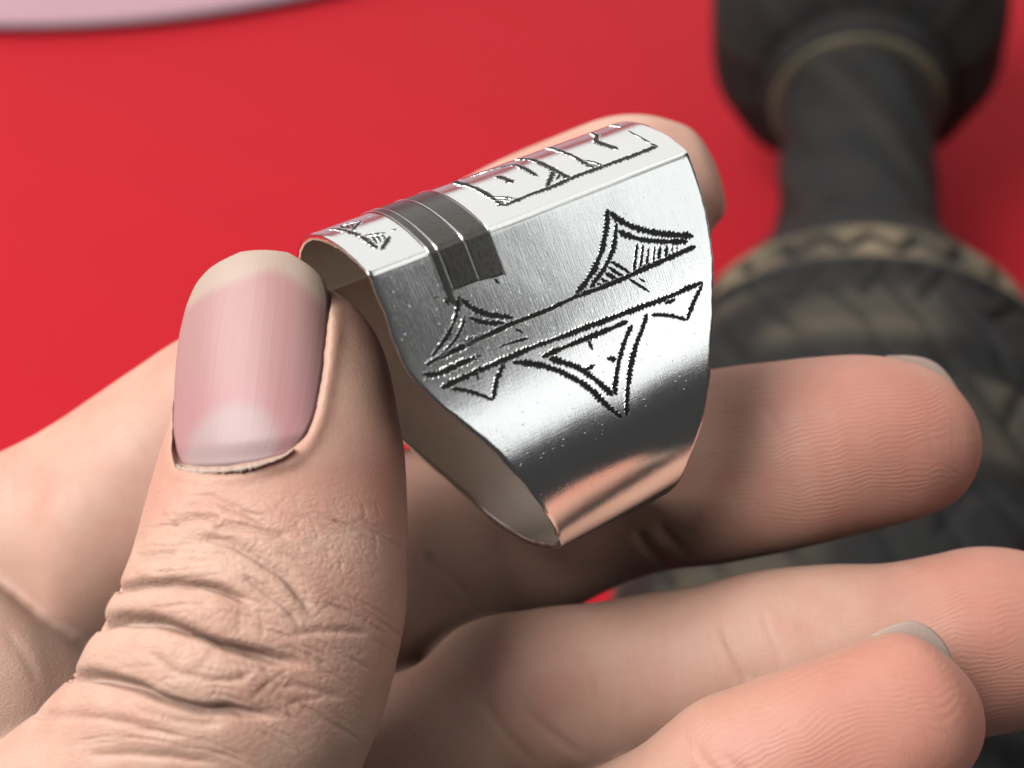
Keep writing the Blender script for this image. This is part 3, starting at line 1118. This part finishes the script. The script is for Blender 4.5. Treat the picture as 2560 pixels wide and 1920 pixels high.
    folds = [  # points, depth mm, half width px, bulge below mm, bulge width px
        ([(350, 1190), (500, 1195), (620, 1225), (750, 1265), (850, 1310), (950, 1345), (1050, 1365), (1200, 1375), (1350, 1390), (1500, 1410)], 1.15, 8, 0.30, 56),
        ([(520, 930), (620, 905), (720, 905), (850, 920), (950, 950), (1050, 990), (1200, 1045), (1300, 1075), (1400, 1100), (1520, 1120), (1650, 1140)], 1.20, 8, 0.34, 50),
        ([(630, 745), (720, 720), (850, 708), (950, 710), (1050, 720), (1150, 745), (1250, 790), (1330, 840)], 0.9, 7, 0.26, 40),
        ([(690, 580), (780, 566), (870, 560), (930, 555)], 0.26, 8, 0.08, 30),
        ([(970, 470), (1100, 480), (1200, 510), (1300, 560), (1420, 640), (1500, 710), (1580, 800), (1620, 880)], 0.34, 9, 0.14, 34),
        ([(870, 410), (950, 385), (1080, 370), (1160, 385)], 0.26, 7, 0.10, 26),
        ([(1080, 410), (1250, 425), (1400, 445), (1530, 468)], 0.24, 7, 0.08, 26),
        ([(930, 320), (1020, 290), (1110, 282), (1200, 310), (1350, 380), (1480, 430)], 0.18, 8, 0.08, 24),
        ([(740, 1030), (870, 1130), (1000, 1180), (1150, 1215), (1250, 1195), (1330, 1140)], 0.15, 7, 0.05, 24),
        ([(1500, 968), (1650, 955), (1800, 958), (1930, 970)], 0.15, 7, 0.03, 20),
        ([(1250, 660), (1330, 720), (1420, 790), (1500, 850), (1560, 920)], 0.20, 7, 0.06, 20),
        ([(200, 1392), (500, 1402), (760, 1450), (1000, 1505)], 0.20, 9, 0.06, 24),
        ([(500, 1600), (800, 1602), (1200, 1640)], 0.16, 9, 0.05, 24),
        ([(700, 1340), (860, 1400), (1000, 1430), (1200, 1430)], 0.18, 8, 0.05, 24),
        ([(1450, 1230), (1600, 1250), (1760, 1300)], 0.10, 7, 0.03, 20),
        ([(1480, 1340), (1650, 1300), (1800, 1290)], 0.07, 7, 0.02, 20),
        ([(1060, 870), (1090, 920), (1100, 960)], 0.055, 6, 0.0, 20),
        ([(1230, 830), (1240, 900), (1260, 960)], 0.055, 6, 0.0, 20),
        ([(1330, 840), (1360, 900), (1360, 980)], 0.055, 6, 0.0, 20),
        ([(930, 1130), (960, 1080), (1000, 1040)], 0.055, 6, 0.0, 20),
        ([(1030, 1180), (1080, 1110), (1140, 1060)], 0.055, 6, 0.0, 20),
        ([(1330, 1080), (1400, 1180), (1480, 1270)], 0.055, 6, 0.0, 20),
        ([(1500, 1130), (1400, 1210), (1280, 1290)], 0.055, 6, 0.0, 20),
        ([(1100, 1230), (1180, 1290), (1280, 1330)], 0.055, 6, 0.0, 20),
        ([(840, 1200), (920, 1260), (1020, 1300)], 0.055, 6, 0.0, 20),
    ]
    dt = np.zeros(len(tm))
    warp = np.array([[5 * noise.noise((p[0] / 60, p[1] / 60, 1)), 5 * noise.noise((p[0] / 60, p[1] / 60, 7))] for p in Pt])
    for pts, dep_, hw, bl, bw in folds:
        zz = np.array(Z5(pts))
        near_ = np.where(((Pt > zz.min(0) - 190) & (Pt < zz.max(0) + 190)).all(1))[0]
        D, sg, u = poly_dist((Pt + warp)[near_], zz, 8)
        e = smoothstep(0.0, 0.16, u) * smoothstep(1.0, 0.78, u)
        if Z5(pts)[0][0] < 320:
            e = smoothstep(1.0, 0.7, u)
        # steeper on the upper side (skin rolls over), soft shoulder under it
        hwv = np.where(sg > 0, hw * 0.8, hw * 2.0)
        dt[near_] -= dep_ * e * np.exp(-(D / hwv)**2)
        dt[near_] += bl * e * (D / bw) * np.exp(-0.5 * (D / bw)**2) * 1.65 * np.where(sg > 0, 1.0, 0.9)
    # many fine creases: one family along the folds, one crossing them
    rf = random.Random(11)
    fine = []
    for q in range(95):
        x, y = rf.uniform(330, 930), rf.uniform(1240, 1880)
        x -= max(0, (y - 1500)) * 0.5
        ln = rf.uniform(50, 190)
        pts = []
        for f in np.linspace(0, 1, 5):
            pts.append((x, y))
            sl = -0.22 + 0.80 * (x + max(0, (y - 1500)) * 0.5 - 300) / 600 + 0.15 * rf.uniform(-1, 1)
            x += ln / 4; y += sl * ln / 4
        fine.append((pts, rf.uniform(0.03, 0.085), rf.uniform(3.4, 5.5)))
    for q in range(90):
        x, y = rf.gauss(700, 150), rf.uniform(1250, 1800)
        an = rf.choice([1, -1]) * rf.uniform(0.75, 1.35) + 0.25
        ln = rf.uniform(25, 80)
        dx, dy = math.cos(an) * ln, math.sin(an) * ln
        fine.append(([(x, y), (x + dx * 0.5 + rf.uniform(-4, 4), y + dy * 0.5), (x + dx, y + dy)], rf.uniform(0.018, 0.045), rf.uniform(3.0, 4.5)))
    for pts, dp_, hw in fine:
        zz = np.array(pts)
        near_ = np.where(((Pt > zz.min(0) - 22) & (Pt < zz.max(0) + 22)).all(1))[0]
        if len(near_) < 3:
            continue
        D, sg, u = poly_dist(Pt[near_], zz, 8)
        e = smoothstep(0, 0.25, u) * smoothstep(1, 0.75, u)
        dt[near_] -= dp_ * e * np.exp(-(D / hw)**2)
    disp[tm] += dt * np.clip(0.55 + facing[tm] * 1.5, 0.4, 1)
    co = co + N * (disp * MM)[:, None]
    # ---- thumb nail bed
    setco(co)
    bvh0 = BVHTree.FromPolygons([tuple(v) for v in co], [tuple(p.vertices) for p in m2.polygons])
    rows = [(445, 1163, 716, 1138, 14), (434, 1130, 757, 1098, 10), (433, 1050, 787, 1035, 4), (437, 940, 806, 930, 0), (447, 840, 818, 828, -3),
            (465, 765, 824, 750, -8), (489, 708, 812, 700, -16), (532, 660, 778, 664, -14), (600, 630, 722, 632, -6)]
    vs = np.array([0, .07, .21, .41, .60, .745, .86, .95, 1.0])
    rows = np.array(rows, float)
    nv, nu = 46, 33
    vv = np.linspace(0, 1, nv); uu = np.linspace(-1, 1, nu)
    R = np.stack([np.interp(vv, vs, rows[:, i]) for i in range(5)], 1)
    for it in range(2):
        R[1:-1] = 0.25 * R[:-2] + 0.5 * R[1:-1] + 0.25 * R[2:]
    # depth of the nail: fitted to the thumb's back
    samp = []
    for v in (0.1, 0.2, 0.3, 0.4, 0.5, 0.6, 0.7):
        i = int(v * (nv - 1))
        for u in (-0.35, 0, 0.35):
            x = R[i, 0] + (R[i, 2] - R[i, 0]) * (u + 1) / 2
            y = R[i, 1] + (R[i, 3] - R[i, 1]) * (u + 1) / 2
            s = surf(bvh0, x, y)
            dpt = world2px(s[0][None])[1][0]
            samp.append((v, u, dpt))
    samp = np.array(samp)
    Aq = np.stack([np.ones(len(samp)), samp[:, 0], samp[:, 0]**2, samp[:, 1]], 1)
    cf = np.linalg.lstsq(Aq, samp[:, 2], rcond=None)[0]

    def nail_depth(v, u):
        return cf[0] + cf[1] * v + min(max(cf[2], -1.5), 1.5) * v * v + 1.0 * cf[3] * u + 1.9 * u * u + 0.8 * np.abs(u)**4 - 0.36
    NV, col, nuv = [], [], []
    for i, v in enumerate(vv):
        for u in uu:
            f = (u + 1) / 2
            x = R[i, 0] + (R[i, 2] - R[i, 0]) * f
            y = R[i, 1] + (R[i, 3] - R[i, 1]) * f + R[i, 4] * (1 - u * u)
            d = nail_depth(v, (x - (628 + 10 * v)) / 187.0) + 0.5 * smoothstep(0.12, 0.0, v)
            NV.append(px(x, y, d))
            nuv.append((u, v, 0))
            lun = 0.75 * (1 - smoothstep(0.80, 1.12, math.hypot((u + 0.10) / 0.78, (v + 0.02) / 0.31)))
            free = smoothstep(-0.01, 0.07, v - (0.845 - 0.17 * abs(u)**2.2 + 0.02 * math.sin(5 * u)))
            c = np.array([0.47, 0.245, 0.235])
            c = c * (1 - 0.5 * smoothstep(0.5, 0.25, v)) + np.array([0.50, 0.22, 0.24]) * 0.5 * smoothstep(0.5, 0.25, v)
            c = c * (1 - lun) + np.array([0.47, 0.36, 0.345]) * lun
            c = c * (1 - free) + np.array([0.50, 0.38, 0.30]) * free
            col.append(c)
    NV = np.array(NV)
    base_n = len(NV)
    back = NV * (1 + 0.45 / NV[:, 2:3])
    Wn = cam2world(np.concatenate([NV, back]))
    NF = []
    for i in range(nv - 1):
        for j in range(nu - 1):
            a = i * nu + j
            NF.append((a, a + 1, a + nu + 1, a + nu))
            NF.append((base_n + a, base_n + a + nu, base_n + a + nu + 1, base_n + a + 1))
    loop = [j for j in range(nu)] + [i * nu + nu - 1 for i in range(1, nv)] + [(nv - 1) * nu + j for j in range(nu - 2, -1, -1)] + [i * nu for i in range(nv - 2, 0, -1)]
    for a, b in zip(loop, loop[1:] + loop[:1]):
        NF.append((b, a, base_n + a, base_n + b))
    # press the flesh under the nail and raise the fold round it
    outline = np.array([(R[i, 0], R[i, 1]) for i in range(nv)] + [(R[i, 2], R[i, 3]) for i in range(nv - 1, -1, -1)])
    outline = np.concatenate([outline, [(x, y) for x, y in [(650, 1158), (575, 1172), (500, 1174)]]])
    P, dep = world2px(co)
    cand = np.where(isT & (P[:, 1] < 1330) & (facing > -0.3))[0]
    Pc = P[cand]
    inside = np.zeros(len(cand), bool)
    Dn = np.full(len(cand), 1e9)
    m = len(outline)
    for i in range(m):
        a, b = outline[i], outline[(i + 1) % m]
        cnd = ((a[1] > Pc[:, 1]) != (b[1] > Pc[:, 1]))
        xi = (b[0] - a[0]) * (Pc[:, 1] - a[1]) / (b[1] - a[1] + 1e-9) + a[0]
        inside ^= cnd & (Pc[:, 0] < xi)
        ab = b - a
        t = np.clip(((Pc - a) @ ab) / (ab @ ab + 1e-9), 0, 1)
        Dn = np.minimum(Dn, np.linalg.norm(Pc - (a + t[:, None] * ab), axis=1))
    v_ = np.interp(-Pc[:, 1], -R[::-1, 1][::-1], vv)
    Lx = np.interp(v_, vv, R[:, 0]); Rx = np.interp(v_, vv, R[:, 2])
    u_ = np.clip((Pc[:, 0] - (628 + 10 * v_)) / 187.0, -1.25, 1.25)
    nd = nail_depth(v_, u_)
    dcur = dep[cand]
    tgt = dcur.copy()
    fr = facing[cand] > 0
    w_in = smoothstep(0, 12, Dn) * inside * fr
    tgt = np.where(inside & fr, np.maximum(dcur, nd + 0.35 + 0.5 * smoothstep(0, 30, Dn)), dcur)
    # fold outside: skin meets the nail plate and stands a little proud
    fold_w = (~inside) & fr & (Pc[:, 1] > 690)
    near = np.exp(-(Dn / 26.0)**2) * fold_w * smoothstep(680, 800, Pc[:, 1])
    tgt = tgt * (1 - near) + np.minimum(tgt, nd - 0.18) * near
    lip = np.exp(-((Dn - 22) / 18.0)**2) * fold_w * smoothstep(700, 850, Pc[:, 1])
    tgt -= 0.22 * lip
    groove = np.exp(-(Dn / 6.0)**2) * fold_w
    tgt += 0.10 * groove
    cw = np.array([0, 0, CAM_H])
    co[cand] = cw + (co[cand] - cw) * (tgt / dcur)[:, None]
    msk = np.zeros((n, 1)); msk[cand, 0] = np.exp(-(Dn / 16.0)**2)
    for _ in range(6):
        co = co + msk * (smooth(co, 1, 0.5) - co)
    # ---- palmar flexion creases on the other fingers
    P, dep = world2px(co)
    setco(co); N = normals()
    d2 = np.zeros(n)
    creases = [
        ('ring', [(1800, 1560), (1822, 1610), (1850, 1665), (1880, 1720)], 0.35, 7), ('ring', [(1905, 1520), (1925, 1590), (1960, 1650)], 0.15, 6),
        ('ring', [(1205, 1740), (1240, 1800), (1290, 1860), (1350, 1925)], 0.30, 9), ('ring', [(1290, 1720), (1330, 1790), (1400, 1850), (1470, 1900)], 0.30, 9),
        ('ring', [(1480, 1680), (1500, 1740), (1530, 1790)], 0.12, 7),
        ('middle', [(1590, 1320), (1620, 1370), (1680, 1420)], 0.35, 10), ('middle', [(1640, 1300), (1680, 1350), (1740, 1400)], 0.25, 9),
        ('middle', [(1060, 1380), (1120, 1430), (1180, 1500)], 0.3, 10), ('middle', [(1900, 1010), (1940, 1060), (1950, 1110)], 0.12, 8),
        ('little', [(1800, 1880), (1830, 1910), (1880, 1940)], 0.2, 8), ('little', [(1740, 1860), (1760, 1900), (1800, 1940)], 0.2, 8),
        ('palm', [(0, 1560), (60, 1640), (100, 1720)], 0.15, 9),
    ]
    for fn, pts, dp_, hw in creases:
        mi = np.where((fid == names.index(fn)) & (facing > 0))[0]
        if not len(mi):
            continue
        D, sg, u = poly_dist(P[mi], pts, 8)
        e = smoothstep(0, 0.2, u) * smoothstep(1, 0.8, u)
        d2[mi] += -0.6 * dp_ * e * np.exp(-(D / (1.3 * hw))**2) + 0.10 * dp_ * e * np.exp(-((D - 2.4 * hw) / (1.3 * hw))**2)
    # slow lumps of flesh
    lump = np.array([noise.noise((a * 0.16, b * 0.16, c * 0.16)) for a, b, c in X])
    d2 += 0.22 * lump
    co = co + N * (d2 * MM)[:, None]
    setco(co)
    # ---- attributes
    tint = np.zeros((n, 4), np.float32); tint[:, 3] = 1
    wave_ph = np.zeros(n)
    for fi, nm in enumerate(names):
        m = fid == fi
        if nm in ('middle', 'ring', 'little'):
            pad = smoothstep(26, 9, S_[m]) * smoothstep(-6, 3, S_[m] + 4)
            front = smoothstep(0.0, 0.6, facing[m])
            tint[m, 0] = (0.20 + 0.45 * pad) * (0.35 + 0.65 * front)  # palm redness, with dimmer light on these fingers put into the colour
            tint[m, 1] = smoothstep(30, 14, S_[m]) * front
        elif nm == 'thumb':
            tint[m, 0] = 0.30 * smoothstep(990, 1250, P[m, 1]) * smoothstep(1400, 1200, P[m, 1]) + 0.25 * smoothstep(880, 980, P[m, 0]) * smoothstep(850, 1000, P[m, 1])
            tint[m, 2] = smoothstep(1150, 1350, P[m, 1]) * (0.25 + 0.75 * smoothstep(1010, 850, P[m, 0])) * smoothstep(2100, 1700, P[m, 1]) + 0.12 * smoothstep(1350, 1150, P[m, 1])
        elif nm == 'index':
            tint[m, 0] = 0.15
            tint[m, 2] = 0.08
        else:
            tint[m, 2] = 0.3
        wave_ph[m] = np.hypot(LAT[m] - 1.2, np.maximum(0, 9.5 - S_[m])) + 0.10 * S_[m]
    at = m2.attributes.new('tint', 'FLOAT_COLOR', 'POINT'); at.data.foreach_set('color', tint.ravel())
    loc = np.stack([S_, TH_ * 8.0, wave_ph], 1).astype(np.float32)
    at = m2.attributes.new('finger_loc', 'FLOAT_VECTOR', 'POINT'); at.data.foreach_set('vector', loc.ravel())
    m2.materials.clear(); m2.materials.append(M_SKIN)
    m2.polygons.foreach_set('use_smooth', np.ones(len(m2.polygons), bool))
    hand = bpy.data.objects.new('hand', m2)
    COL.objects.link(hand)
    tag(hand, 'bare left hand pinching the silver ring between thumb and index finger', 'hand')
    # ---- the thumb nail mesh
    no = mesh_obj('thumbnail', Wn, NF, M_NAIL, hand)
    cc = np.ones((2 * base_n, 4), np.float32); cc[:base_n, :3] = col; cc[base_n:, :3] = col
    no.data.attributes.new('nail_col', 'FLOAT_COLOR', 'POINT').data.foreach_set('color', cc.ravel())
    nn_ = np.array(nuv + nuv, np.float32)
    no.data.attributes.new('nail_uv', 'FLOAT_VECTOR', 'POINT').data.foreach_set('vector', nn_.ravel())
    # dry cuticle rim along the base of the nail
    path = catmull(np.array([(438, 1158), (452, 1171), (480, 1176), (530, 1178), (575, 1175), (610, 1171), (645, 1163), (680, 1153), (710, 1140), (736, 1122)], float), 10)
    CV, CF = [], []
    for i, (x, y) in enumerate(path):
        f = i / (len(path) - 1)
        v = float(np.interp(-y, -R[::-1, 1][::-1], vv))
        lx, rx = np.interp(v, vv, R[:, 0]), np.interp(v, vv, R[:, 2])
        u = min(1.05, max(-1.05, (x - (628 + 10 * v)) / 187.0))
        d = nail_depth(v, u) - 0.12
        wd = (8 if f < 0.7 else 4) * (0.9 + 1.1 * noise.noise((i * 0.45, 0, 0))) * smoothstep(0, 0.06, f) * smoothstep(1, 0.9, f) + 1
        t = path[min(i + 1, len(path) - 1)] - path[max(i - 1, 0)]
        t /= np.linalg.norm(t)
        nrm = np.array([-t[1], t[0]])
        for q, lift in ((-1, 0.25), (-0.5, -0.28), (0.15, -0.40), (0.7, -0.30), (1.2, 0.3)):
            p = np.array([x, y]) + nrm * q * wd
            CV.append(px(p[0], p[1], d + lift - 0.3 + 0.12 * noise.noise((i * 0.9, q * 3, 4))))
    for i in range(len(path) - 1):
        for j in range(4):
            CF.append((i * 5 + j, i * 5 + j + 1, (i + 1) * 5 + j + 1, (i + 1) * 5 + j))
    mesh_obj('cuticle', cam2world(CV), CF, M_CUTICLE, hand)
    # ---- nails seen edge-on behind the fingertips
    def back_nail(outer, inner, d0, depth):
        O, I = catmull(np.array(outer, float), 6), catmull(np.array(inner, float), 6)
        O = resample(O, np.linalg.norm(np.diff(O, axis=0), axis=1).sum() / 40.2)[:40]
        I = resample(I, np.linalg.norm(np.diff(I, axis=0), axis=1).sum() / 40.2)[:40]
        nV, nF = [], []
        for k in range(40):
            e = math.sin(math.pi * k / 39)
            pO, pI = O[k], I[k]
            mid = pO + (pI - pO) * 0.0
            # free edge lip, plate running back along the finger's far side
            nV += [px(*(pO + (pI - pO) * 1.0), d0 + 0.2), px(*(pO + (pI - pO) * 0.12), d0 - 0.05), px(*pO, d0 + 0.25),
                   px(*(pO + (pI - pO) * 0.10), d0 + depth * 0.4 * e + 0.7), px(*(pO + (pI - pO) * 0.9), d0 + depth * e + 1.0)]
        for k in range(39):
            for j in range(4):
                nF.append((k * 5 + j, k * 5 + j + 1, (k + 1) * 5 + j + 1, (k + 1) * 5 + j))
        o = mesh_obj('fingernail', cam2world(nV), nF, M_NAIL, hand)
        c4 = np.ones((len(nV), 4), np.float32); c4[:, :3] = (0.44, 0.33, 0.265)
        o.data.attributes.new('nail_col', 'FLOAT_COLOR', 'POINT').data.foreach_set('color', c4.ravel())
        uvw = np.array([(k / 20 - 1, j / 5, 0) for k in range(40) for j in range(5)], np.float32)
        o.data.attributes.new('nail_uv', 'FLOAT_VECTOR', 'POINT').data.foreach_set('vector', uvw.ravel())
    back_nail([(2215, 889), (2272, 889), (2320, 898), (2358, 922), (2392, 968), (2411, 1017), (2416, 1060)],
              [(2225, 905), (2270, 925), (2300, 945), (2330, 970), (2355, 1000), (2375, 1035), (2385, 1065)], 122.4, 4.0)
    back_nail([(2160, 1600), (2200, 1574), (2243, 1558), (2276, 1552), (2320, 1566), (2357, 1600), (2381, 1647), (2394, 1695)],
              [(2190, 1625), (2220, 1610), (2255, 1600), (2280, 1605), (2305, 1620), (2330, 1645), (2350, 1680), (2365, 1715)], 103.6, 3.0)
    print('hand verts', n)


build_hand()
